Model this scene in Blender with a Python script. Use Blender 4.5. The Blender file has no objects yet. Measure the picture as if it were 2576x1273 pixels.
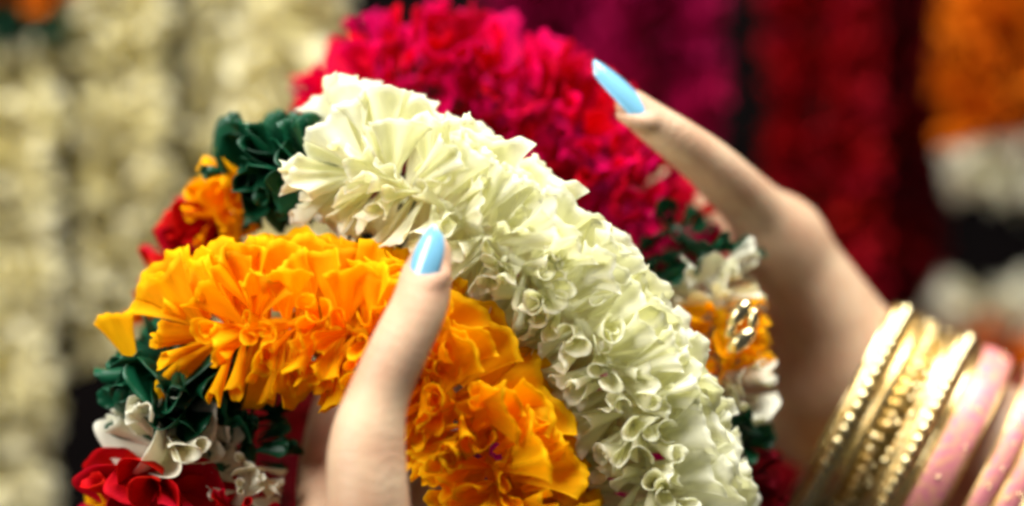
import bpy, math, random
import numpy as np
from mathutils import Vector, Matrix

# ------------------------------------------------------------------ camera, sky, sun, exposure
scene = bpy.context.scene
COL = scene.collection
CAM_D = 0.60                     # metres from the lens to the plane y = 0
EYE = Vector((0.0, -CAM_D, 1.30))
PXM = 0.0001                     # one unit of the 2575-wide layout grid, in metres, at y = 0
cam_d = bpy.data.cameras.new('camera')
cam = bpy.data.objects.new('camera', cam_d); COL.objects.link(cam)
cam.location = EYE; cam.rotation_euler = (math.radians(90), 0, 0)
cam_d.sensor_width = 36.0; cam_d.lens = 36.0 * CAM_D / 0.2575
cam_d.clip_start = 0.01; cam_d.clip_end = 60.0
cam_d.dof.use_dof = True; cam_d.dof.focus_distance = CAM_D - 0.014
cam_d.dof.aperture_fstop = 2.4; cam_d.dof.aperture_blades = 0
scene.camera = cam

# soft daylight falling in through the stall's open side: upper left, a little from the front; dim air light elsewhere
world = bpy.data.worlds.new('World'); scene.world = world; world.use_nodes = True
bg = world.node_tree.nodes['Background']
bg.inputs['Color'].default_value = (0.92, 0.96, 1.0, 1); bg.inputs['Strength'].default_value = 0.035
def opening(name, loc, size, energy, color):
    d = bpy.data.lights.new(name, 'AREA'); d.shape = 'RECTANGLE'; d.size = size; d.size_y = size
    d.energy = energy; d.color = color
    o = bpy.data.objects.new(name, d); COL.objects.link(o)
    o.location = (loc[0], loc[1], 1.30 + loc[2])
    o.rotation_euler = (o.location - Vector((0, 0.03, 1.30))).to_track_quat('Z', 'Y').to_euler()

opening('daylight_above', (0.18, -0.16, 1.00), 0.65, 17.5, (1.0, 0.985, 0.955))
opening('daylight_street_side', (-0.98, -0.66, 0.50), 0.70, 12.0, (1.0, 0.965, 0.92))

scene.view_settings.view_transform = 'Standard'; scene.view_settings.look = 'None'
scene.view_settings.gamma = 1.0; scene.view_settings.use_curve_mapping = False
scene.view_settings.exposure = 0.92
scene.cycles.filter_width = 3.2
scene.cycles.max_bounces = 14; scene.cycles.diffuse_bounces = 9; scene.cycles.transmission_bounces = 9

RNG = random.Random(7)


def P(px, py, d=0.0):
    """layout grid (2575 x 1273, seen at depth d millimetres behind y = 0) -> world point in metres"""
    y = d * 0.001
    s = (CAM_D + y) / CAM_D
    return Vector(((px - 1287.5) * PXM * s, y, EYE.z + (636.5 - py) * PXM * s))


# ------------------------------------------------------------------ materials
def new_mat(name):
    m = bpy.data.materials.new(name); m.use_nodes = True
    nt = m.node_tree
    for n in list(nt.nodes): nt.nodes.remove(n)
    return m, nt.nodes, nt.links


def fabric(name, col, tcol=None, transl=0.35, rough=0.65, spec=0.06, sheen=0.0, var=0.10, bump=0.25):
    m, N, L = new_mat(name)
    tcol = tcol or col
    out = N.new('ShaderNodeOutputMaterial'); mix = N.new('ShaderNodeMixShader')
    pr = N.new('ShaderNodeBsdfPrincipled'); tr = N.new('ShaderNodeBsdfTranslucent')
    pr.inputs['Roughness'].default_value = rough
    pr.inputs['Specular IOR Level'].default_value = spec
    pr.inputs['Sheen Weight'].default_value = sheen
    pr.inputs['Sheen Roughness'].default_value = 0.4
    oi = N.new('ShaderNodeObjectInfo'); tc = N.new('ShaderNodeTexCoord')
    mp = N.new('ShaderNodeMapping'); mp.inputs['Scale'].default_value = (120, 900, 900)
    L.new(tc.outputs['Object'], mp.inputs['Vector'])
    no = N.new('ShaderNodeTexNoise'); no.inputs['Scale'].default_value = 1.0; no.inputs['Detail'].default_value = 4
    L.new(mp.outputs[0], no.inputs['Vector'])
    no2 = N.new('ShaderNodeTexNoise'); no2.inputs['Scale'].default_value = 130.0; no2.inputs['Detail'].default_value = 2
    L.new(tc.outputs['Object'], no2.inputs['Vector'])
    # value = 1 + var*(random-0.5)*2 + streak
    a = N.new('ShaderNodeMath'); a.operation = 'MULTIPLY_ADD'
    L.new(oi.outputs['Random'], a.inputs[0]); a.inputs[1].default_value = 2 * var; a.inputs[2].default_value = 1 - var
    b = N.new('ShaderNodeMath'); b.operation = 'MULTIPLY_ADD'
    L.new(no.outputs['Fac'], b.inputs[0]); b.inputs[1].default_value = 0.22; b.inputs[2].default_value = -0.11
    c = N.new('ShaderNodeMath'); c.operation = 'ADD'; L.new(a.outputs[0], c.inputs[0]); L.new(b.outputs[0], c.inputs[1])
    hv = N.new('ShaderNodeHueSaturation'); hv.inputs['Color'].default_value = (*col, 1)
    hue = N.new('ShaderNodeMath'); hue.operation = 'MULTIPLY_ADD'
    L.new(no2.outputs['Fac'], hue.inputs[0]); hue.inputs[1].default_value = 0.016; hue.inputs[2].default_value = 0.492
    hr = N.new('ShaderNodeMath'); hr.operation = 'MULTIPLY_ADD'; hr.inputs[1].default_value = 0.008; L.new(oi.outputs['Random'], hr.inputs[0])
    hb = N.new('ShaderNodeMath'); hb.operation = 'ADD'; hb.inputs[1].default_value = -0.004; L.new(hue.outputs[0], hb.inputs[0]); L.new(hb.outputs[0], hr.inputs[2])
    L.new(hr.outputs[0], hv.inputs['Hue']); L.new(c.outputs[0], hv.inputs['Value'])
    L.new(hv.outputs[0], pr.inputs['Base Color'])
    hv2 = N.new('ShaderNodeHueSaturation'); hv2.inputs['Color'].default_value = (*tcol, 1)
    L.new(c.outputs[0], hv2.inputs['Value']); L.new(hv2.outputs[0], tr.inputs['Color'])
    bp = N.new('ShaderNodeBump'); bp.inputs['Strength'].default_value = bump; bp.inputs['Distance'].default_value = 0.0004
    L.new(no.outputs['Fac'], bp.inputs['Height'])
    L.new(bp.outputs[0], pr.inputs['Normal'])
    mix.inputs[0].default_value = transl
    L.new(pr.outputs[0], mix.inputs[1]); L.new(tr.outputs[0], mix.inputs[2]); L.new(mix.outputs[0], out.inputs['Surface'])
    return m


M = {
    'white': fabric('cream_fabric', (0.93, 0.925, 0.80), (0.95, 0.945, 0.70), 0.56, var=0.04),
    'orange': fabric('orange_fabric', (1.0, 0.60, 0.004), (1.0, 0.61, 0.0), 0.5, var=0.07),
    'magenta': fabric('magenta_fabric', (0.78, 0.001, 0.12), (0.82, 0.001, 0.06), 0.38, var=0.2),
    'crimson': fabric('crimson_fabric', (0.66, 0.001, 0.035), (0.70, 0.001, 0.02), 0.36, var=0.2),
    'red': fabric('red_fabric', (0.55, 0.004, 0.012), (0.6, 0.004, 0.006), 0.3, var=0.15),
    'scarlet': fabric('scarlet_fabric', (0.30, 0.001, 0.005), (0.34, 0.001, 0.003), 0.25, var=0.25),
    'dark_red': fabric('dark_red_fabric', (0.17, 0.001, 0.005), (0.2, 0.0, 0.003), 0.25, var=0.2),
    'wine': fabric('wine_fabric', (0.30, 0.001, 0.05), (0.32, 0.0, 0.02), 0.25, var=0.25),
    'green': fabric('green_satin', (0.003, 0.075, 0.030), (0.01, 0.12, 0.03), 0.2, rough=0.42, spec=0.35, var=0.25),
    'cream': fabric('ivory_satin', (0.90, 0.89, 0.76), (0.9, 0.88, 0.66), 0.4, rough=0.55, spec=0.15, var=0.05),
    'pale': fabric('pale_string_fabric', (0.92, 0.89, 0.69), (0.92, 0.87, 0.55), 0.48, var=0.08),
    'deep_orange': fabric('deep_orange_fabric', (0.72, 0.17, 0.003), (0.76, 0.17, 0.0), 0.3, var=0.15),
}


def plain(name, col, rough=0.5, metal=0.0, spec=0.5, coat=0.0, sss=0.0, noise=None):
    m, N, L = new_mat(name)
    out = N.new('ShaderNodeOutputMaterial'); pr = N.new('ShaderNodeBsdfPrincipled')
    pr.inputs['Base Color'].default_value = (*col, 1)
    pr.inputs['Roughness'].default_value = rough; pr.inputs['Metallic'].default_value = metal
    pr.inputs['Specular IOR Level'].default_value = spec
    pr.inputs['Coat Weight'].default_value = coat; pr.inputs['Coat Roughness'].default_value = 0.08
    if noise:
        scale, col2, bump = noise
        tc = N.new('ShaderNodeTexCoord'); no = N.new('ShaderNodeTexNoise')
        no.inputs['Scale'].default_value = scale; no.inputs['Detail'].default_value = 4
        L.new(tc.outputs['Object'], no.inputs['Vector'])
        mx = N.new('ShaderNodeMix'); mx.data_type = 'RGBA'
        mx.inputs['A'].default_value = (*col, 1); mx.inputs['B'].default_value = (*col2, 1)
        rp = N.new('ShaderNodeMapRange'); rp.inputs['From Min'].default_value = 0.4; rp.inputs['From Max'].default_value = 0.65
        L.new(no.outputs['Fac'], rp.inputs['Value']); L.new(rp.outputs[0], mx.inputs['Factor'])
        L.new(mx.outputs['Result'], pr.inputs['Base Color'])
        bp = N.new('ShaderNodeBump'); bp.inputs['Strength'].default_value = bump; bp.inputs['Distance'].default_value = 0.0005
        L.new(no.outputs['Fac'], bp.inputs['Height']); L.new(bp.outputs[0], pr.inputs['Normal'])
    L.new(pr.outputs[0], out.inputs['Surface'])
    return m


def skin_mat():
    m, N, L = new_mat('skin')
    out = N.new('ShaderNodeOutputMaterial'); pr = N.new('ShaderNodeBsdfPrincipled')
    tc = N.new('ShaderNodeTexCoord')
    n1 = N.new('ShaderNodeTexNoise'); n1.inputs['Scale'].default_value = 90; n1.inputs['Detail'].default_value = 3
    n2 = N.new('ShaderNodeTexNoise'); n2.inputs['Scale'].default_value = 1500; n2.inputs['Detail'].default_value = 3
    vo = N.new('ShaderNodeTexVoronoi'); vo.inputs['Scale'].default_value = 1300
    for n in (n1, n2, vo): L.new(tc.outputs['Object'], n.inputs['Vector'])
    at = N.new('ShaderNodeAttribute'); at.attribute_name = 'flush'
    cr = N.new('ShaderNodeValToRGB')
    cr.color_ramp.elements[0].position = 0.36; cr.color_ramp.elements[0].color = (0.57, 0.345, 0.21, 1)
    cr.color_ramp.elements[1].position = 0.62; cr.color_ramp.elements[1].color = (0.64, 0.445, 0.28, 1)
    L.new(n1.outputs['Fac'], cr.inputs['Fac'])
    mx = N.new('ShaderNodeMix'); mx.data_type = 'RGBA'
    L.new(at.outputs['Fac'], mx.inputs['Factor']); L.new(cr.outputs[0], mx.inputs['A'])
    mx.inputs['B'].default_value = (0.58, 0.30, 0.20, 1)
    L.new(mx.outputs['Result'], pr.inputs['Base Color'])
    pr.inputs['Roughness'].default_value = 0.48; pr.inputs['Specular IOR Level'].default_value = 0.35
    pr.inputs['Subsurface Weight'].default_value = 0.25
    pr.inputs['Subsurface Radius'].default_value = (1.0, 0.35, 0.2)
    pr.inputs['Subsurface Scale'].default_value = 0.0025
    ad = N.new('ShaderNodeMath'); ad.operation = 'ADD'
    L.new(n2.outputs['Fac'], ad.inputs[0]); L.new(vo.outputs['Distance'], ad.inputs[1])
    def math_node(op, a, b):
        q = N.new('ShaderNodeMath'); q.operation = op
        for i_, x in enumerate((a, b)):
            if x is None: continue
            if isinstance(x, (int, float)): q.inputs[i_].default_value = x
            else: L.new(x, q.inputs[i_])
        return q.outputs[0]
    ac = N.new('ShaderNodeAttribute'); ac.attribute_name = 'crease'
    aa = N.new('ShaderNodeAttribute'); aa.attribute_name = 'axial'
    n3 = N.new('ShaderNodeTexNoise'); n3.inputs['Scale'].default_value = 150; n3.inputs['Detail'].default_value = 2
    L.new(tc.outputs['Object'], n3.inputs['Vector'])
    ph = math_node('ADD', math_node('MULTIPLY', aa.outputs['Fac'], 2 * math.pi / 0.0030), math_node('MULTIPLY', n3.outputs['Fac'], 22.0))
    fold = math_node('POWER', math_node('ABSOLUTE', math_node('SINE', math_node('MULTIPLY', ph, 0.5), None), None), 0.45)
    fold = math_node('MULTIPLY', math_node('MULTIPLY', fold, ac.outputs['Fac']), 1.5)
    hsum = math_node('ADD', ad.outputs[0], fold)
    bp = N.new('ShaderNodeBump'); bp.inputs['Strength'].default_value = 0.4; bp.inputs['Distance'].default_value = 0.00022
    L.new(hsum, bp.inputs['Height']); L.new(bp.outputs[0], pr.inputs['Normal'])
    L.new(pr.outputs[0], out.inputs['Surface'])
    return m


M['skin'] = skin_mat()
M['nail'] = plain('pale_blue_polish', (0.20, 0.50, 0.70), 0.16, spec=0.6, coat=0.7)
M['gold'] = plain('gold', (0.90, 0.68, 0.32), 0.34, metal=1.0, noise=(900, (0.66, 0.40, 0.10), 0.3))
M['gold_bead'] = plain('gold_beads', (0.95, 0.78, 0.42), 0.2, metal=1.0)
M['gold_old'] = plain('worn_gold', (0.60, 0.38, 0.10), 0.35, metal=1.0, noise=(700, (0.40, 0.22, 0.05), 0.6))
M['pink'] = plain('pink_enamel', (0.72, 0.22, 0.27), 0.42, spec=0.5, noise=(420, (0.78, 0.36, 0.22), 0.1))
M['string'] = plain('string', (0.03, 0.022, 0.015), 0.9)
M['black'] = plain('painted_dark', (0.0025, 0.0022, 0.0022), 0.95, spec=0.0, noise=(30, (0.004, 0.003, 0.003), 0.3))  # darkness of the stall interior put into the base colour


# ------------------------------------------------------------------ object helpers
def link(name, mesh, parent=None):
    o = bpy.data.objects.new(name, mesh); COL.objects.link(o)
    if parent is not None: o.parent = parent
    return o


def tag(o, label=None, cat=None, group=None, kind=None):
    if label: o['label'] = label
    if cat: o['category'] = cat
    if group: o['group'] = group
    if kind: o['kind'] = kind
    return o


def mesh_from(name, V, F, mat, smooth=True):
    me = bpy.data.meshes.new(name)
    me.from_pydata([tuple(v) for v in V], [], [tuple(int(i) for i in f) for f in F])
    me.materials.append(mat)
    if smooth: me.polygons.foreach_set('use_smooth', [True] * len(me.polygons))
    me.update()
    return me


# ------------------------------------------------------------------ petals: thin cloth with a rolled rim, root at the origin, pointing along +X
def petal_grid(rng, shape, Lm, W, nu=27, nv=8):
    u = np.linspace(0, 1, nu)
    ph = rng.uniform(0, 2 * math.pi)
    if shape == 'roll':
        th = math.radians(rng.uniform(230, 370)); amp = rng.uniform(0.1, 0.4); k = 1.5
    elif shape == 'fan':
        th = math.radians(rng.uniform(-60, 60)); amp = rng.uniform(0.3, 0.7); k = rng.choice([1.0, 1.5, 2.0])
    elif shape == 'ruffle':
        th = math.radians(rng.uniform(-140, 140)); amp = rng.uniform(0.7, 1.15); k = rng.choice([1.5, 2.0, 2.5])
    else:                                       # 'leaf': broad, gently cupped
        th = math.radians(rng.uniform(60, 150)); amp = rng.uniform(0.1, 0.4); k = 1.0
    head = th * (u - 0.5) + amp * np.sin(2 * math.pi * k * u + ph)
    cx = np.cumsum(np.cos(head)); cy = np.cumsum(np.sin(head))
    cx = (cx - cx.mean()) / nu * W; cy = (cy - cy.mean()) / nu * W
    v = np.linspace(0, 1, nv) ** 0.8
    teeth = {'roll': 5, 'fan': 5, 'ruffle': 6, 'leaf': 0}[shape]
    saw = (np.abs(((u * teeth) % 1) - 0.5) * 2 - 0.5) if teeth else np.zeros(nu)
    rim = 0.06 * np.sin(2 * math.pi * u * rng.uniform(0.7, 1.6) + rng.uniform(0, 6)) - 0.10 * np.abs(2 * u - 1) ** 3
    if shape == 'leaf': rim = -0.45 * np.abs(2 * u - 1) ** 2.2 + 0.05 * np.sin(9 * u + ph)
    bend = rng.uniform(-0.12, 0.22); curl = rng.uniform(-0.05, 0.22)
    G = np.zeros((nu, nv, 3))
    for j, t in enumerate(v):
        s = 0.10 + 0.84 * t ** 1.05 + 0.10 * t ** 7
        if shape == 'leaf': s = 0.15 + 1.0 * math.sin(min(1.0, t * 1.1) * math.pi * 0.55)
        G[:, j, 0] = Lm * (t * (1 + rim * t) + 0.034 * saw * t ** 12)
        G[:, j, 1] = cx * s
        G[:, j, 2] = cy * s + Lm * (bend * t ** 2 - curl * max(0, t - 0.72) ** 2 * 2.5)
    # slight crumple
    ax, ay = rng.uniform(250, 420), rng.uniform(250, 420)
    p1, p2 = rng.uniform(0, 6), rng.uniform(0, 6)
    cr = 0.00035 * np.sin(G[:, :, 0] * ax + p1) * np.sin(G[:, :, 1] * ay * 1.7 + p2)
    G[:, :, 2] += cr * np.linspace(0, 1, nv)[None, :]
    return G


def grid_solid(G, tin=0.00010, trim=0.00028):
    nu, nv, _ = G.shape
    du = np.gradient(G, axis=0); dv = np.gradient(G, axis=1)
    n = np.cross(du, dv); n /= (np.linalg.norm(n, axis=2, keepdims=True) + 1e-12)
    v = np.linspace(0, 1, nv)
    t = tin + (trim - tin) * np.clip((v - 0.86) / 0.14, 0, 1)
    off = n * (t[None, :, None] * 0.5)
    A = (G + off).reshape(-1, 3); B = (G - off).reshape(-1, 3)
    F = []
    q = nu * nv
    for i in range(nu - 1):
        for j in range(nv - 1):
            a, b, c, d = i * nv + j, (i + 1) * nv + j, (i + 1) * nv + j + 1, i * nv + j + 1
            F.append((a, b, c, d)); F.append((q + a, q + d, q + c, q + b))
        a, b = i * nv + nv - 1, (i + 1) * nv + nv - 1
        F.append((a, b, q + b, q + a))
    for i in (0, nu - 1):
        for j in range(nv - 1):
            a, b = i * nv + j, i * nv + j + 1
            F.append((a, b, q + b, q + a))
    return np.vstack([A, B]), F


PETALS = {}
def petal_meshes(color, shape, n=9, W=0.016, Lm=0.020):
    key = (color, shape)
    if key not in PETALS:
        rng = random.Random(hash((len(color) * 31 + len(shape))) + sum(map(ord, color + shape)))
        lst = []
        for i in range(n):
            V, F = grid_solid(petal_grid(rng, shape, Lm, W * rng.uniform(0.85, 1.15)))
            lst.append(mesh_from('petal_' + color, V, F, M[color]))
        PETALS[key] = lst
    return PETALS[key]


CORES = {}
def core_mesh(color):
    if color not in CORES:
        V, F = [], []
        nr, ns = 6, 10
        for i in range(nr + 1):
            a = math.pi * i / nr
            for j in range(ns):
                b = 2 * math.pi * j / ns
                V.append((0.0040 * math.cos(a), 0.0022 * math.sin(a) * math.cos(b), 0.0022 * math.sin(a) * math.sin(b)))
        for i in range(nr):
            for j in range(ns):
                F.append((i * ns + j, i * ns + (j + 1) % ns, (i + 1) * ns + (j + 1) % ns, (i + 1) * ns + j))
        CORES[color] = mesh_from('flower_core_' + color, V, F, M[color])
    return CORES[color]


# ------------------------------------------------------------------ curves
def curve_pts(pts, n=400):
    p = [pts[0] * 2 - pts[1]] + list(pts) + [pts[-1] * 2 - pts[-2]]
    out = []
    segs = len(pts) - 1
    for i in range(segs):
        a, b, c, d = p[i], p[i + 1], p[i + 2], p[i + 3]
        for k in range(n // segs):
            t = k / (n // segs)
            out.append(0.5 * ((2 * b) + (c - a) * t + (2 * a - 5 * b + 4 * c - d) * t * t + (3 * b - a - 3 * c + d) * t ** 3))
    out.append(pts[-1].copy())
    return out


def arc_sample(pts):
    cs = curve_pts(pts)
    s = [0.0]
    for a, b in zip(cs, cs[1:]): s.append(s[-1] + (b - a).length)
    S = np.array(s); A = np.array([tuple(c) for c in cs])
    def at(x):
        x = min(max(x, 0), S[-1])
        p = Vector([np.interp(x, S, A[:, k]) for k in range(3)])
        e = 0.0015
        q0 = [np.interp(max(0, x - e), S, A[:, k]) for k in range(3)]
        q1 = [np.interp(min(S[-1], x + e), S, A[:, k]) for k in range(3)]
        return p, (Vector(q1) - Vector(q0)).normalized()
    return at, S[-1]


def string_mesh(pts, r, mat, name='string', ns=6, n=60):
    at, Ls = arc_sample(pts)
    V, F = [], []
    for i in range(n + 1):
        p, T = at(Ls * i / n)
        a = T.cross(Vector((0, 1, 0.01))).normalized(); b = T.cross(a)
        for j in range(ns):
            an = 2 * math.pi * j / ns
            V.append(p + a * (r * math.cos(an)) + b * (r * math.sin(an)))
    for i in range(n):
        for j in range(ns):
            F.append((i * ns + j, i * ns + (j + 1) % ns, (i + 1) * ns + (j + 1) % ns, (i + 1) * ns + j))
    return mesh_from(name, V, F, mat)


# what the petals must give way to (hands): list of (p0, p1, r0, r1)
KEEP_OUT = []


def blocked(p, extra):
    for a, b, r0, r1 in KEEP_OUT:
        ab = b - a; t = max(0, min(1, (p - a).dot(ab) / ab.length_squared))
        if (p - (a + ab * t)).length < r0 + (r1 - r0) * t + extra: return True
    return False


def garland_run(root, pts, secs, outer=Vector((0, 0, 1)), step=0.0075, per=13, seed=1, layout=None, lean=0.25, r_var=0.10, capped=True):
    """flowers strung along a curve. secs: list of (fraction_end, colour, radius)"""
    rng = random.Random(seed)
    at, Ls = arc_sample(pts)
    n = max(1, int(round(Ls / step)))
    layout = layout or ruffle_layout
    for i in range(n + 1):
        s = Ls * i / n; f = i / n
        for fe, color, R in secs:
            if f <= fe + 1e-6: break
        p, T = at(s)
        O = (outer - T * outer.dot(T))
        if O.length < 0.1: O = Vector((1, 0, 0)) - T * T.x
        O.normalize(); C = O.cross(T).normalized()
        if C.y > 0: C = -C                       # C looks to the front
        fl = link('flower', core_mesh(color), root)
        fl.matrix_world = Matrix.Translation(p) @ T.to_track_quat('X', 'Z').to_matrix().to_4x4()
        fm = fl.matrix_world.copy()
        cap = (-1 if f < 0.5 else 1) * (0.75 if i in (0, n) else 0.35 if i in (1, n - 1) else 0.0) * (1 if capped else 0)
        for phi, dphi, shape, wmul, lmul, twist, lift in layout(rng, f, per):
            ca, sa = math.cos(dphi), math.sin(dphi)
            d = (O * ca + C * sa + T * (rng.gauss(0, lean) + cap)).normalized()
            base = p + T * rng.uniform(-step * 0.5, step * 0.5) + (O * math.cos(phi) + C * math.sin(phi)) * (R * lift)
            Lp = R * rng.uniform(1 - r_var, 1 + r_var) * lmul
            ok = False
            for _ in range(6):
                hit = False
                for q in (0.35, 0.6, 0.8, 1.0):
                    if blocked(base + d * (Lp * q), 0.0015 + 0.0025 * q): hit = True; break
                if not hit: ok = True; break
                Lp *= 0.82
            if not ok: continue
            wdir = T * math.cos(twist) + d.cross(T).normalized() * math.sin(twist)
            z = d.cross(wdir).normalized(); y = z.cross(d).normalized()
            sx = Lp / 0.020; sy = sx * wmul * rng.uniform(0.9, 1.12)
            mw = Matrix((( d.x*sx, y.x*sy, z.x*sy, base.x), (d.y*sx, y.y*sy, z.y*sy, base.y), (d.z*sx, y.z*sy, z.z*sy, base.z), (0, 0, 0, 1)))
            pc = 'crimson' if color == 'magenta' and rng.random() < 0.4 else color
            o = link('petal', rng.choice(petal_meshes(pc, shape)), fl)
            o.matrix_parent_inverse = Matrix.Identity(4)
            o.matrix_local = fm.inverted() @ mw


def ruffle_layout(rng, f, per):
    """open fluted fans lie over the outer half of the strand; rolled loops end towards the front and the inner side"""
    out = []
    nf = int(per * 0.42); nr = int(per * 0.46); nb = per - nf - nr
    for k in range(nf):
        phi = math.radians(-35 + 125 * (k + rng.uniform(0.1, 0.9)) / nf)
        fr = max(0.0, math.sin(phi))
        out.append((phi, phi * 0.45, rng.choice(['fan', 'fan', 'fan', 'ruffle']), rng.uniform(1.1, 1.4), 1.06 - 0.22 * fr, rng.gauss(0, 0.28), 0.42 * fr))
    for k in range(nr):
        phi = math.radians(58 + 125 * (k + rng.uniform(0, 1)) / nr)
        out.append((phi, phi + rng.gauss(0, 0.12), rng.choice(['roll', 'roll', 'roll', 'ruffle']), rng.uniform(0.74, 0.98), rng.uniform(0.84, 1.0), rng.uniform(0, 6.28), 0.0))
    for k in range(nb):
        phi = math.radians(190 + 130 * (k + rng.uniform(0, 1)) / max(1, nb))
        out.append((phi, phi, 'fan', 1.2, 0.95, rng.gauss(0, 0.5), 0.0))
    return out


def frill_layout(rng, f, per):
    out = []
    for k in range(per):
        phi = math.radians(-70 + 290 * (k + rng.uniform(0, 1)) / per)
        out.append((phi, phi + rng.gauss(0, 0.2), rng.choice(['fan', 'roll', 'leaf', 'ruffle']), rng.uniform(0.75, 1.05), rng.uniform(0.72, 0.84), rng.uniform(0, 6.28), 0.22))
    return out


def leaf_layout(rng, f, per):
    out = []
    for k in range(per):
        phi = 2 * math.pi * (k + rng.uniform(0, 0.8)) / per
        out.append((phi, phi, rng.choice(['leaf', 'leaf', 'roll']), rng.uniform(0.85, 1.05), 1.0, rng.uniform(0, 6.28), 0.0))
    return out


# ------------------------------------------------------------------ hands: one continuous skin surface from blended round cones
def smin(a, b, k):
    h = np.clip(0.5 + 0.5 * (b - a) / k, 0, 1)
    return b + (a - b) * h - k * h * (1 - h)


def cone_field(X, a, b, ra, rb):
    a = np.array(a); b = np.array(b); ab = b - a
    t = np.clip(((X - a) @ ab) / (ab @ ab), 0, 1)
    return np.linalg.norm(X - (a + t[..., None] * ab), axis=-1) - (ra + (rb - ra) * t)


def surface_nets(D, org, h):
    """D: signed field on a grid; returns verts and quads of the zero surface"""
    s = D < 0
    nx, ny, nz = D.shape
    corners = [(i, j, k) for i in (0, 1) for j in (0, 1) for k in (0, 1)]
    cut = lambda A, a: A[a[0]:nx - 1 + a[0], a[1]:ny - 1 + a[1], a[2]:nz - 1 + a[2]]
    tot = sum(cut(s, a).astype(np.int8) for a in corners)
    m = (tot > 0) & (tot < 8)
    base = np.argwhere(m)
    acc = np.zeros((len(base), 3)); cnt = np.zeros(len(base))
    for a in corners:
        for ax in range(3):
            if a[ax] == 1: continue
            b = list(a); b[ax] = 1
            da = D[tuple((base + np.array(a)).T)].astype(float); db = D[tuple((base + np.array(b)).T)].astype(float)
            cr = (da < 0) != (db < 0)
            t = np.where(cr, da / np.where(cr, da - db, 1), 0)
            for c in range(3):
                acc[:, c] += np.where(cr, a[c] + (t if c == ax else 0), 0)
            cnt += cr
    idx = -np.ones(m.shape, int); idx[m] = np.arange(len(base))
    V = (base + acc / cnt[:, None]) * h + org
    F = []
    for ax in range(3):
        o1, o2 = [(1, 2), (2, 0), (0, 1)][ax]
        sl0 = [slice(1, -1)] * 3; sl0[ax] = slice(0, -1)
        sl1 = [slice(1, -1)] * 3; sl1[ax] = slice(1, None)
        A = s[tuple(sl0)]; B = s[tuple(sl1)]
        for flip, mask in ((0, A & ~B), (1, ~A & B)):
            ii = np.argwhere(mask)
            off = np.array([1, 1, 1]); off[ax] = 0
            c = ii + off
            e1 = np.zeros(3, int); e1[o1] = 1; e2 = np.zeros(3, int); e2[o2] = 1
            q = np.stack([idx[tuple((c - x).T)] for x in (e1 + e2, e2, 0 * e1, e1)], 1)
            if flip: q = q[:, ::-1]
            F.append(q[(q >= 0).all(1)])
    return V, np.vstack(F)


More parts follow.
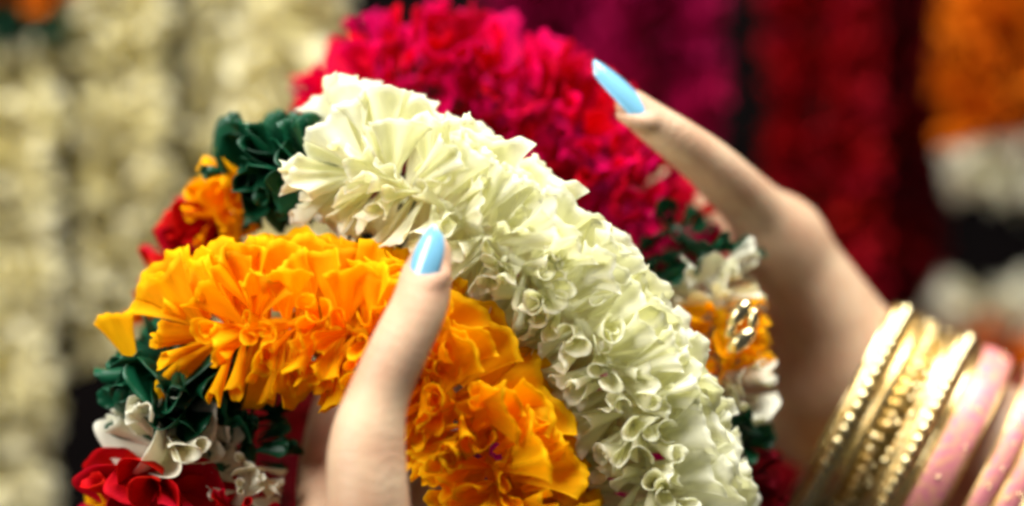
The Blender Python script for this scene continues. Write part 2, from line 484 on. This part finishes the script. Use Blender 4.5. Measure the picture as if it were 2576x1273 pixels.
def build_hand(name, chains, creases, h=0.00078, k_palm=0.007, flush=(), cuticles=()):
    """chains: dict name -> list of (point, radius); 'palm*' chains are blended softly, fingers stay apart"""
    pts = np.array([tuple(p) for c in chains.values() for p, r in c])
    rm = max(r for c in chains.values() for p, r in c) + 0.004
    lo = pts.min(0) - rm; hi = pts.max(0) + rm
    n = np.ceil((hi - lo) / h).astype(int)
    gx = [lo[i] + h * np.arange(n[i]) for i in range(3)]
    BIG = 0.02
    def blank(): return np.full(tuple(n), BIG, np.float32)
    def box(a, b, r):
        l = np.minimum(a, b) - r; u = np.maximum(a, b) + r
        i0 = np.clip(((l - lo) / h).astype(int), 0, n); i1 = np.clip(((u - lo) / h).astype(int) + 2, 0, n)
        sl = tuple(slice(i0[q], i1[q]) for q in range(3))
        X = np.stack(np.meshgrid(gx[0][sl[0]], gx[1][sl[1]], gx[2][sl[2]], indexing='ij'), -1).astype(np.float32)
        return sl, X
    def fine(c, m=7):
        p = [c[0]] + list(c) + [c[-1]]; out = []
        for q in range(len(c) - 1):
            (a, ra), (b, rb), (d, rd), (e, re) = p[q:q + 4]
            for w in range(m):
                t = w / m
                cr = lambda A, B, C, E: 0.5 * ((B * 2) + (C - A) * t + (A * 2 - B * 5 + C * 4 - E) * t * t + (B * 3 - A - C * 3 + E) * t ** 3)
                out.append((cr(a, b, d, e), cr(ra, rb, rd, re)))
        return out + [c[-1]]
    def chain_into(D, c, k):
        c = fine(c)
        for (a, ra), (b, rb) in zip(c, c[1:]):
            a = np.array(a); b = np.array(b)
            sl, X = box(a, b, max(ra, rb) + 0.012)
            D[sl] = smin(D[sl], cone_field(X, a, b, ra, rb).astype(np.float32), k)
    D = blank(); fing = blank()
    for nm, c in chains.items():
        if nm.startswith('palm'): e = blank(); chain_into(e, c, 0.0006); D = smin(D, e, 0.010)
    for nm, c in chains.items():
        if nm.startswith('palm'): continue
        e = blank(); chain_into(e, c, 0.0004)
        fing = smin(fing, e, 0.0012)
    D = smin(D, fing, k_palm)
    for pts_ in cuticles:                         # the fold of skin round a nail's root
        for a, b in zip(pts_, pts_[1:]):
            sl, X = box(np.array(a), np.array(b), 0.004)
            D[sl] = smin(D[sl], cone_field(X, a, b, 0.0010, 0.0010).astype(np.float32), 0.0026)
    V, F = surface_nets(D, lo, h)
    for _ in range(2):                            # relax the cell steps
        acc = np.zeros_like(V); cn = np.zeros(len(V))
        for a, b in ((0, 1), (1, 2), (2, 3), (3, 0)):
            np.add.at(acc, F[:, a], V[F[:, b]]); np.add.at(acc, F[:, b], V[F[:, a]])
            np.add.at(cn, F[:, a], 1); np.add.at(cn, F[:, b], 1)
        V = V * 0.5 + 0.5 * acc / cn[:, None]
    me = mesh_from('hand_skin', V, F, M['skin'])
    cw = np.zeros(len(V)); cax = np.zeros(len(V))
    for c, nrm, rad, depth in creases:
        v = V - np.array(c); w = np.exp(-(np.linalg.norm(v, axis=1) / rad) ** 2)
        cax = np.where(w > cw, v @ np.array(nrm), cax); cw = np.maximum(cw, w)
    for an, arr in (('crease', cw), ('axial', cax)):
        a_ = me.attributes.new(an, 'FLOAT', 'POINT'); a_.data.foreach_set('value', arr.astype(np.float32))
    fl = np.zeros(len(V))
    for c, rad, w in flush:
        fl += w * np.exp(-(np.linalg.norm(V - np.array(c), axis=1) / rad) ** 2)
    at = me.attributes.new('flush', 'FLOAT', 'POINT'); at.data.foreach_set('value', np.clip(fl, 0, 1).astype(np.float32))
    o = link(name, me)
    return o


def nail(parent, base, tip, normal, width, arch=0.33, tipw=0.25):
    """almond nail plate from base to tip, crowned across its width"""
    ax = (tip - base); Ln = ax.length; ax.normalize()
    nz = (normal - ax * normal.dot(ax)).normalized(); ay = nz.cross(ax)
    nu, nv = 15, 15
    G = np.zeros((nu, nv, 3))
    for j in range(nv):
        t = j / (nv - 1)
        w = width * 0.5 * (min(1.0, (0.55 + 0.45 * math.sqrt(min(1, t / 0.16)))) if t < 0.16 else 1.0)
        if t > 0.4: w *= tipw + (1 - tipw) * math.sqrt(max(0, 1 - ((t - 0.4) / 0.6) ** 1.8))
        for i in range(nu):
            u = 2 * i / (nu - 1) - 1
            a = u * 1.05
            x = t * Ln - 0.06 * Ln * (1 - u * u) * (1 - t) + (0.06 * Ln * (1 - u * u) * t)
            yy = w * math.sin(a) / math.sin(1.05)
            zz = -arch * width * (1 - math.cos(a)) / (1 - math.cos(1.05)) * (w / (width * 0.5)) + 0.10 * Ln * math.sin(t * math.pi) * 0.5
            G[i, j] = base + ax * x + ay * yy + nz * zz
    V, F = grid_solid(G, 0.0007, 0.0005)
    q = nu * nv
    for i in range(nu - 1):
        F.append((i * nv, q + i * nv, q + (i + 1) * nv, (i + 1) * nv))
    return link('fingernail', mesh_from('fingernail', V, F, M['nail']), parent)


def cuticle(base, tip, normal, width, arch=0.33):
    ax = (tip - base); Ln = ax.length; ax = ax.normalized()
    nz = (normal - ax * normal.dot(ax)).normalized(); ay = nz.cross(ax)
    pts = []
    for i in range(13):
        u = (2 * i / 12 - 1) * 1.04; a = u * 1.05
        x = 0.34 * Ln * abs(u) ** 2.4 - 0.06 * Ln - 0.0001
        pts.append(base + ax * x + ay * (width * 0.51 * math.sin(a) / math.sin(1.05)) + nz * (-arch * width * (1 - math.cos(a)) / (1 - math.cos(1.05)) - 0.0013))
    return pts


mm = 0.001
NAIL_L = (P(1040, 706, -35.0), P(1089, 574, -33.5), Vector((-0.60, -0.79, 0.10)), 8.8*mm)
NAIL_R = (P(1637, 288, 9.2), P(1501, 160, 8.5), Vector((0.50, -0.55, 0.66)), 8.2*mm)
left = {
    'thumb': [(P(1088, 632, -28), 4.3*mm), (P(1072, 705, -30), 5.9*mm), (P(1050, 780, -33), 6.6*mm), (P(1006, 872, -36), 6.9*mm), (P(950, 1000, -38), 7.2*mm), (P(922, 1125, -40), 8.9*mm), (P(926, 1290, -41), 9.9*mm), (P(930, 1560, -36), 13*mm)],
    'index': [(P(850, 1480, -6), 10*mm), (P(838, 1330, 4), 9.0*mm), (P(832, 1180, 17), 8.4*mm), (P(870, 1000, 31), 7.4*mm), (P(950, 860, 34), 6*mm)],
    'middle': [(P(880, 1500, 14), 10*mm), (P(890, 1330, 28), 9*mm), (P(895, 1190, 40), 8.4*mm), (P(960, 1010, 48), 7.4*mm), (P(1030, 880, 44), 6*mm)],
    'ring': [(P(920, 1520, 34), 9.5*mm), (P(940, 1360, 52), 8.6*mm), (P(950, 1220, 62), 8*mm), (P(1040, 1080, 62), 7*mm), (P(1110, 960, 54), 5.8*mm)],
    'little': [(P(960, 1560, 50), 8.5*mm), (P(980, 1420, 70), 7.6*mm), (P(1000, 1320, 76), 7*mm), (P(1080, 1210, 74), 6*mm), (P(1130, 1120, 68), 5.2*mm)],
    'palm_a': [(P(850, 1490, -6), 10*mm), (P(940, 1900, -22), 15*mm)],
    'palm_b': [(P(890, 1510, 14), 10*mm), (P(960, 1900, -8), 15*mm)],
    'palm_c': [(P(925, 1530, 34), 9.5*mm), (P(990, 1900, 6), 14*mm)],
    'palm_d': [(P(960, 1570, 50), 9*mm), (P(1010, 1900, 18), 13*mm)],
    'palm_t': [(P(930, 1560, -36), 12.5*mm), (P(960, 1850, -26), 16*mm)],
    'palm_w': [(P(970, 1880, -10), 21*mm), (P(1000, 2150, -24), 22*mm), (P(1030, 2500, -44), 27*mm)],
}
right = {
    'index': [(P(1588, 266, 12), 4.2*mm), (P(1640, 308, 13), 5.0*mm), (P(1702, 352, 16), 5.7*mm), (P(1765, 400, 21), 6.4*mm), (P(1815, 445, 26), 7.0*mm), (P(1890, 520, 36), 8.0*mm), (P(1962, 605, 46), 10.5*mm)],
    'middle': [(P(1960, 690, 70), 11*mm), (P(1850, 590, 76), 8.4*mm), (P(1740, 510, 78), 7.4*mm), (P(1640, 450, 74), 6*mm)],
    'ring': [(P(1975, 760, 88), 10.5*mm), (P(1870, 690, 94), 8*mm), (P(1770, 620, 92), 7*mm), (P(1690, 570, 86), 5.8*mm)],
    'little': [(P(2000, 850, 104), 9.5*mm), (P(1910, 800, 110), 7*mm), (P(1830, 750, 106), 6*mm), (P(1770, 710, 100), 5.2*mm)],
    'thumb': [(P(2010, 1010, 78), 13*mm), (P(1890, 910, 70), 10*mm), (P(1790, 820, 62), 8*mm), (P(1700, 750, 60), 6.4*mm)],
    'palm_a': [(P(1962, 605, 47), 10.8*mm), (P(2056, 745, 52), 12.5*mm), (P(2165, 920, 56), 15*mm)],
    'palm_b': [(P(1965, 690, 70), 11*mm), (P(2090, 950, 74), 17*mm)],
    'palm_c': [(P(1980, 760, 88), 10.5*mm), (P(2100, 990, 82), 16*mm)],
    'palm_d': [(P(2000, 850, 103), 9.5*mm), (P(2110, 1030, 88), 14*mm)],
    'palm_t': [(P(2000, 1010, 78), 12*mm), (P(2090, 1060, 76), 15*mm)],
    'palm_w': [(P(2150, 1000, 62), 20*mm), (P(2240, 1055, 60), 20.5*mm), (P(2500, 1190, 57), 24*mm), (P(2900, 1400, 50), 30*mm)],
}


def along(a, b): return tuple((b - a).normalized())

hand_left = build_hand('hand', left, [
    (P(1000, 860, -43), along(left['thumb'][3][0], left['thumb'][4][0]), 0.0085, 0.00016),
    (P(965, 1160, -48), along(left['thumb'][5][0], left['thumb'][6][0]), 0.013, 0.00018),
], flush=((P(1110, 650, -33), 0.011, 0.55), (P(985, 880, -40), 0.008, 0.25), (P(800, 1200, 16), 0.02, 0.35)), cuticles=[cuticle(*NAIL_L)])
tag(hand_left, 'pale hand from below, its thumb with a blue nail pressing on the orange garland', 'hand')
nail(hand_left, *NAIL_L, tipw=0.12)
hand_right = build_hand('hand', right, [
    (P(1720, 330, 10), along(right['index'][1][0], right['index'][2][0]), 0.006, 0.00012),
    (P(1840, 420, 22), along(right['index'][2][0], right['index'][3][0]), 0.008, 0.00014),
], flush=((P(1590, 290, 10), 0.009, 0.4), (P(1850, 430, 22), 0.008, 0.2)), cuticles=[cuticle(*NAIL_R)])
tag(hand_right, 'pale hand wearing bangles, long blue nailed index finger stretched along the magenta garland', 'hand')
nail(hand_right, *NAIL_R)

for ch in (left, right):
    for nm, c in ch.items():
        for (a, ra), (b, rb) in zip(c, c[1:]):
            KEEP_OUT.append((a, b, ra, rb))

# ------------------------------------------------------------------ the three garlands in the hands
def garland(label, loc, group=None, cat='garland', name='flower_garland'):
    e = bpy.data.objects.new(name, None); COL.objects.link(e); e.empty_display_size = 0.01
    tag(e, label, cat, group)
    return e


UP = Vector((0, 0, 1))
OUTR = Vector((0.62, 0, 0.78))
white_pts = [P(915, 440, 2), P(985, 455, 0), P(1085, 505, -2), P(1230, 605, -2), P(1380, 735, -2), P(1498, 875, -2), P(1580, 1030, -2), P(1640, 1200, 0), P(1690, 1400, 4)]
g = garland('cream white ruffled garland arching through the middle between orange and magenta ones', None)
link('string', string_mesh(white_pts, 0.0008, M['white']), g)
garland_run(g, white_pts, [(1.0, 'white', 0.0200)], OUTR, step=0.0076, per=18, seed=3)
tail = [P(775, 430, 8), P(705, 425, 12), P(620, 440, 18), P(530, 560, 22), P(450, 680, 26), P(390, 790, 30)]
link('string', string_mesh(tail, 0.0008, M['string']), g)
garland_run(g, tail, [(0.30, 'green', 0.0148), (0.52, 'orange', 0.0112), (0.80, 'red', 0.0115), (1.0, 'deep_orange', 0.008)], UP, step=0.0055, per=14, seed=5, layout=leaf_layout, lean=0.3, capped=False)

orange_pts = [P(548, 845, -2), P(640, 828, -5), P(770, 815, -7), P(930, 850, -8), P(1080, 945, -8), P(1185, 1075, -8), P(1255, 1225, -8), P(1310, 1400, -4)]
g = garland('bright orange ruffled garland under the thumb, arching from the left down to the bottom', None)
link('string', string_mesh(orange_pts, 0.0008, M['orange']), g)
o = link('petal', petal_meshes('orange', 'fan')[0], g)      # a lone petal sticking out at the left end
o.matrix_world = Matrix.Translation(P(345, 935, -2)) @ Matrix.Rotation(math.radians(-112), 4, 'Y') @ Matrix.Rotation(math.radians(80), 4, 'X') @ Matrix.Diagonal((0.8, 0.62, 0.62, 1))
garland_run(g, orange_pts, [(1.0, 'orange', 0.0198)], UP * 0.8 + Vector((0.2, 0, 0)), step=0.0078, per=18, seed=11)
tail = [P(450, 900, 4), P(450, 985, 6), P(440, 1065, 4), P(415, 1150, 2), P(390, 1250, 2), P(370, 1400, 4)]
link('string', string_mesh(tail, 0.0008, M['string']), g)
garland_run(g, tail, [(0.25, 'green', 0.0185), (0.62, 'cream', 0.0172), (0.86, 'red', 0.0195), (1.0, 'orange', 0.019)], Vector((-1, 0, 0)), step=0.0062, per=17, seed=13, layout=leaf_layout, lean=0.3, capped=False)
tail = [P(560, 1000, 10), P(610, 1080, 8), P(625, 1170, 4), P(600, 1260, 2), P(560, 1400, 4)]
link('string', string_mesh(tail, 0.0008, M['string']), g)
garland_run(g, tail, [(0.38, 'green', 0.0125), (0.66, 'cream', 0.0105), (1.0, 'red', 0.013)], Vector((-1, 0, 0)), step=0.0058, per=13, seed=14, layout=frill_layout, lean=0.3, capped=False)

mag_pts = [P(868, 335, 48), P(938, 247, 47), P(1070, 205, 46), P(1225, 212, 46), P(1360, 282, 46), P(1475, 378, 46), P(1565, 480, 45), P(1655, 585, 44)]
g = garland('magenta red ruffled garland arching behind the cream one, under the index finger', None)
link('string', string_mesh(mag_pts, 0.0008, M['crimson']), g)
garland_run(g, mag_pts, [(1.0, 'magenta', 0.0205)], OUTR, step=0.0076, per=19, seed=17, layout=frill_layout)
tail = [P(1705, 590, 32), P(1770, 650, 27), P(1800, 755, 23), P(1825, 880, 20), P(1845, 1000, 20), P(1850, 1120, 22), P(1870, 1260, 25), P(1895, 1420, 28)]
link('string', string_mesh(tail, 0.0008, M['string']), g)
garland_run(g, tail, [(0.15, 'green', 0.0140), (0.24, 'cream', 0.0130), (0.45, 'orange', 0.0128), (0.57, 'cream', 0.0120), (0.68, 'green', 0.0105), (1.0, 'dark_red', 0.011)], Vector((1, 0, 0)), step=0.0055, per=13, seed=19, layout=frill_layout, lean=0.3, capped=False)

# gold paper beads tied on the magenta garland's tail
def ellipsoid(a, b, name, mat, nr=8, ns=12):
    V, F = [], []
    for i in range(nr + 1):
        t = math.pi * i / nr
        for j in range(ns):
            s = 2 * math.pi * j / ns
            V.append((a * math.cos(t), b * math.sin(t) * math.cos(s), b * math.sin(t) * math.sin(s)))
    for i in range(nr):
        for j in range(ns):
            F.append((i * ns + j, i * ns + (j + 1) % ns, (i + 1) * ns + (j + 1) % ns, (i + 1) * ns + j))
    return mesh_from(name, V, F, mat)

bead_me = ellipsoid(0.0045, 0.0022, 'gold_bead', M['gold_bead'])
for px, py, a, sc in ((1858, 790, 50, 1.0), (1893, 806, 80, 0.7), (1862, 858, 40, 1.1), (1838, 830, 60, 0.6)):
    o = link('gold_bead', bead_me, g)
    o.location = P(px, py, 9); o.rotation_euler = (0, -math.radians(a), 0); o.scale = (sc, sc, sc)


# ------------------------------------------------------------------ bangles
def ring_mesh(R, prof, mat, ns=96, wob=None, name='band'):
    """prof: closed list of (radial, axial) offsets"""
    V, F = [], []
    k = len(prof)
    for i in range(ns):
        a = 2 * math.pi * i / ns
        for (r, z) in prof:
            rr = R + r + (wob(a, z) if wob else 0)
            V.append((z, rr * math.cos(a), rr * math.sin(a)))
    for i in range(ns):
        for j in range(k):
            F.append((i * k + j, i * k + (j + 1) % k, ((i + 1) % ns) * k + (j + 1) % k, ((i + 1) % ns) * k + j))
    return mesh_from(name, V, F, mat)


def round_prof(w, t, n=10):
    return [(t * math.cos(2 * math.pi * i / n), w * 0.5 * math.copysign(abs(math.sin(2 * math.pi * i / n)) ** 0.6, math.sin(2 * math.pi * i / n))) for i in range(n)]


def bead_ring(R, n, rb, z, mat, name, jitter=0.0, seed=0, rz=None):
    rng = random.Random(seed)
    V, F = [], []
    ico_v = []; ico_f = []
    nr, ns = 4, 6
    for i in range(nr + 1):
        t = math.pi * i / nr
        for j in range(ns): ico_v.append((math.cos(t), math.sin(t) * math.cos(2 * math.pi * j / ns), math.sin(t) * math.sin(2 * math.pi * j / ns)))
    for i in range(nr):
        for j in range(ns): ico_f.append((i * ns + j, i * ns + (j + 1) % ns, (i + 1) * ns + (j + 1) % ns, (i + 1) * ns + j))
    for q in range(n):
        a = 2 * math.pi * (q + rng.uniform(-jitter, jitter)) / n
        zz = z if rz is None else rng.uniform(*rz)
        b = len(V); r = rb * rng.uniform(1 - jitter, 1 + jitter)
        c = Vector((zz, R * math.cos(a), R * math.sin(a)))
        V += [c + Vector(v) * r for v in ico_v]; F += [tuple(b + k for k in f) for f in ico_f]
    me = mesh_from(name, V, F, mat)
    return me


B_AX = (P(2500, 1190, 52) - P(2150, 1003, 58)).normalized()
B_ROT = B_AX.to_track_quat('X', 'Z')
B0 = P(2143, 1036, 58)


def bangle(label, off_px, R, roll=0, tilt=(0, 0)):
    e = bpy.data.objects.new('bangle', None); COL.objects.link(e); e.empty_display_size = 0.01
    e.location = B0 + B_AX * (off_px * PXM * 1.09) + Vector((0, 0, tilt[0]))
    e.rotation_mode = 'QUATERNION'
    from mathutils import Quaternion
    e.rotation_quaternion = B_ROT @ Quaternion((0, 0, 1), math.radians(tilt[1])) @ Quaternion((1, 0, 0), roll)
    tag(e, label, 'bangle', 'bangles on the wrist')
    return e


def beaded(label, off, R, w, rb, n, mat='gold', tilt=(0, 0)):
    e = bangle(label, off, R, tilt=tilt)
    link('band', ring_mesh(R, round_prof(w, 0.0016), M[mat], ns=480, wob=lambda a, z: 0.00022 * math.sin(96 * a) + 0.0001 * math.sin(31 * a + 900 * z)), e)
    tag(link('bead_row', bead_ring(R + 0.0012, n, rb, 0, M['gold_bead'], 'bead_row', 0.1, 1), e), kind='stuff')
    for z in (-w * 0.45, w * 0.45):
        link('rim', ring_mesh(R + 0.0006, [(0.0007 * math.cos(a), z + 0.0007 * math.sin(a)) for a in np.linspace(0, 2 * math.pi, 7)[:-1]], M['gold_bead'], name='rim'), e)
    return e


beaded('gold beaded bangle nearest the hand', 0, 0.0305, 0.0080, 0.0021, 58)
e = bangle('wide worn gold bangle with coiled relief, between two beaded gold bangles', 82, 0.0300, tilt=(-0.0005, 2))
link('band', ring_mesh(0.0300, round_prof(0.0100, 0.0018, 14), M['gold_old'], ns=240, wob=lambda a, z: 0.0005 * math.sin(60 * a + z * 1500)), e)
tag(link('bead_row', bead_ring(0.0318, 120, 0.0010, 0, M['gold_bead'], 'bead_row', 0.4, 4, rz=(-0.0035, 0.0035)), e), kind='stuff')
tag(link('bead_row', bead_ring(0.0315, 60, 0.0014, -0.001, M['gold'], 'bead_row', 0.2, 6), e), kind='stuff')
for off_, lab_ in ((42, 'thin twisted gold bangle between the first beaded one and the worn one'), (128, 'thin twisted gold bangle between the worn one and the second beaded one')):
    e = bangle(lab_, off_, 0.0306, tilt=(0.0003, 1))
    link('band', ring_mesh(0.0306, round_prof(0.0034, 0.0017, 10), M['gold'], ns=420, wob=lambda a, z: 0.0003 * math.sin(84 * a + z * 2600)), e)
beaded('gold beaded bangle touching the pink bangle', 172, 0.0312, 0.0075, 0.0020, 64, tilt=(0.0005, -1))


def pink_bangle(label, off, R, w, dots, tilt=(0, 0), seed=0):
    e = bangle(label, off, R, tilt=tilt)
    link('band', ring_mesh(R, round_prof(w, 0.0019, 14), M['pink'], ns=128), e)
    tag(link('gold_dots', bead_ring(R + 0.0017, dots, 0.00055, 0, M['gold_bead'], 'gold_dots', 0.4, seed, rz=(-w * 0.3, w * 0.3)), e), kind='stuff')
    for z in (-w * 0.47, w * 0.47):
        link('rim', ring_mesh(R + 0.0003, [(0.0007 * math.cos(a), z + 0.0007 * math.sin(a)) for a in np.linspace(0, 2 * math.pi, 7)[:-1]], M['gold'], name='rim'), e)
    return e


pink_bangle('wide pink bangle next to the gold ones', 250, 0.0318, 0.0090, 22, seed=3)
pink_bangle('narrow pink bangle with gold dots beyond the dark gap', 352, 0.0322, 0.0058, 36, tilt=(0.001, 3), seed=5)
pink_bangle('pink bangle at the edge, between the gold dotted one and the gold one', 418, 0.0322, 0.0058, 36, tilt=(0.0, 1), seed=8)
beaded('gold bangle farthest up the arm, in the bottom right corner', 476, 0.0320, 0.0055, 0.0015, 84)

# ------------------------------------------------------------------ garlands hanging behind
FLOWERS = {}
def flower_meshes(color, n=6, petals=17, shape_mix=('fan', 'ruffle', 'roll')):
    if color in FLOWERS: return FLOWERS[color]
    rng = random.Random(sum(map(ord, color)) + 99)
    out = []
    for q in range(n):
        V, F = [], []
        for k in range(petals):
            G = petal_grid(rng, rng.choice(shape_mix), 0.020 * rng.uniform(0.88, 1.1), 0.015, nu=13, nv=5)
            v, f = grid_solid(G)
            az = k * 2.39996 + rng.uniform(-0.2, 0.2)
            d = Vector((rng.gauss(0, 0.25), math.cos(az), math.sin(az))).normalized()
            tw = rng.uniform(0, 6.28)
            t = Vector((1, 0, 0)); t = (t - d * t.dot(d)).normalized(); b = d.cross(t)
            y = t * math.cos(tw) + b * math.sin(tw); z = d.cross(y)
            R3 = np.array([[d.x, y.x, z.x], [d.y, y.y, z.y], [d.z, y.z, z.z]])
            base = len(V)
            V += [tuple(R3 @ p + np.array([0.003 * math.sin(k * 3.1), 0, 0])) for p in v]
            F += [tuple(base + i for i in ff) for ff in f]
        out.append(mesh_from('flower_' + color, V, F, M[color]))
    FLOWERS[color] = out
    return out


def hanging(label, pts, secs, seed, step=0.0078):
    rng = random.Random(seed)
    e = garland(label, None, 'garlands hanging in the background')
    e.location = pts[0]
    inv = Matrix.Translation(pts[0]).inverted()
    s = link('string', string_mesh(pts, 0.001, M['string']), e); s.matrix_parent_inverse = inv
    at, Ls = arc_sample(pts)
    n = int(round(Ls / step))
    for i in range(n + 1):
        f = i / n
        for fe, color, R in secs:
            if f <= fe + 1e-6: break
        p, T = at(Ls * f)
        o = link('flower', rng.choice(flower_meshes(color)), e)
        sc = R / 0.020 * rng.uniform(0.93, 1.07)
        from mathutils import Quaternion
        q = T.to_track_quat('X', 'Z') @ Quaternion((1, 0, 0), rng.uniform(0, 6.28))
        o.matrix_local = inv @ Matrix.Translation(p) @ q.to_matrix().to_4x4() @ Matrix.Scale(sc, 4)
    return e


hanging('pale cream garland hanging at the far left under an orange and green band', [P(40, -260, 170), P(18, 300, 168), P(8, 900, 168), P(0, 1600, 172)],
        [(0.160, 'deep_orange', 0.0200), (0.205, 'green', 0.019), (1.0, 'pale', 0.0175)], 21)
hanging('pale cream garland hanging second from the left edge', [P(290, -250, 185), P(300, 300, 182), P(305, 600, 182), P(300, 880, 184)],
        [(1.0, 'pale', 0.0166)], 22)
hanging('pale cream garland hanging third from the left, behind the green and red blooms', [P(590, -250, 200), P(580, 300, 197), P(575, 600, 197), P(550, 860, 198)],
        [(1.0, 'pale', 0.0170)], 23)
hanging('pale cream garland slanting beside the magenta one, fourth from the left', [P(770, -250, 165), P(725, 100, 160), P(690, 400, 158), P(690, 650, 160), P(690, 840, 162)],
        [(1.0, 'pale', 0.0180)], 24)
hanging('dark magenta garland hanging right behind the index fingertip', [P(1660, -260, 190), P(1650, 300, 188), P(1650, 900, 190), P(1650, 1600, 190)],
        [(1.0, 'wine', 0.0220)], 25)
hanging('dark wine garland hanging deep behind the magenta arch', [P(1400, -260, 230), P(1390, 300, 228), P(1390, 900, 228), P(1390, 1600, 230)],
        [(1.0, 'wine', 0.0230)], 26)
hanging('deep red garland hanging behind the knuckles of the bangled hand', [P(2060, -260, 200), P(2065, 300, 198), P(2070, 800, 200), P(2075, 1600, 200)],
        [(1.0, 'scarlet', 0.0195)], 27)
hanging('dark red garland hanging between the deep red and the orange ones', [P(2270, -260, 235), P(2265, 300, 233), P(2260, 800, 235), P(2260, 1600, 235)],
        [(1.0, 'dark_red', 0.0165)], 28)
hanging('orange garland ending in cream blooms in the top right corner', [P(2560, -260, 205), P(2540, 100, 203), P(2525, 330, 203), P(2515, 480, 205)],
        [(0.80, 'deep_orange', 0.0235), (1.0, 'cream', 0.0190)], 29)
hanging('cream and orange garland hanging behind the bangles', [P(2480, 760, 215), P(2500, 900, 213), P(2510, 1200, 213), P(2510, 1700, 215)],
        [(0.07, 'cream', 0.0200), (1.0, 'deep_orange', 0.0240)], 30)

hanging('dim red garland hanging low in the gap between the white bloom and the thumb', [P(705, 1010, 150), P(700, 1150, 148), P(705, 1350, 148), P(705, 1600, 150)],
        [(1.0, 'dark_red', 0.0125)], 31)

# backdrop sheet coloured near black, standing for the unlit depth of the stall
V = []; F = []
n = 60
for i in range(n + 1):
    x = -1.1 + 2.2 * i / n
    y = 0.44 + 0.012 * math.sin(i * 1.1) + 0.006 * math.sin(i * 2.7)
    for z in (0.0, 2.6): V.append((x, y, z))
for i in range(n): F.append((2 * i, 2 * i + 1, 2 * i + 3, 2 * i + 2))
o = link('stall_dark_backdrop', mesh_from('stall_dark_backdrop', V, F, M['black']))
tag(o, kind='structure')
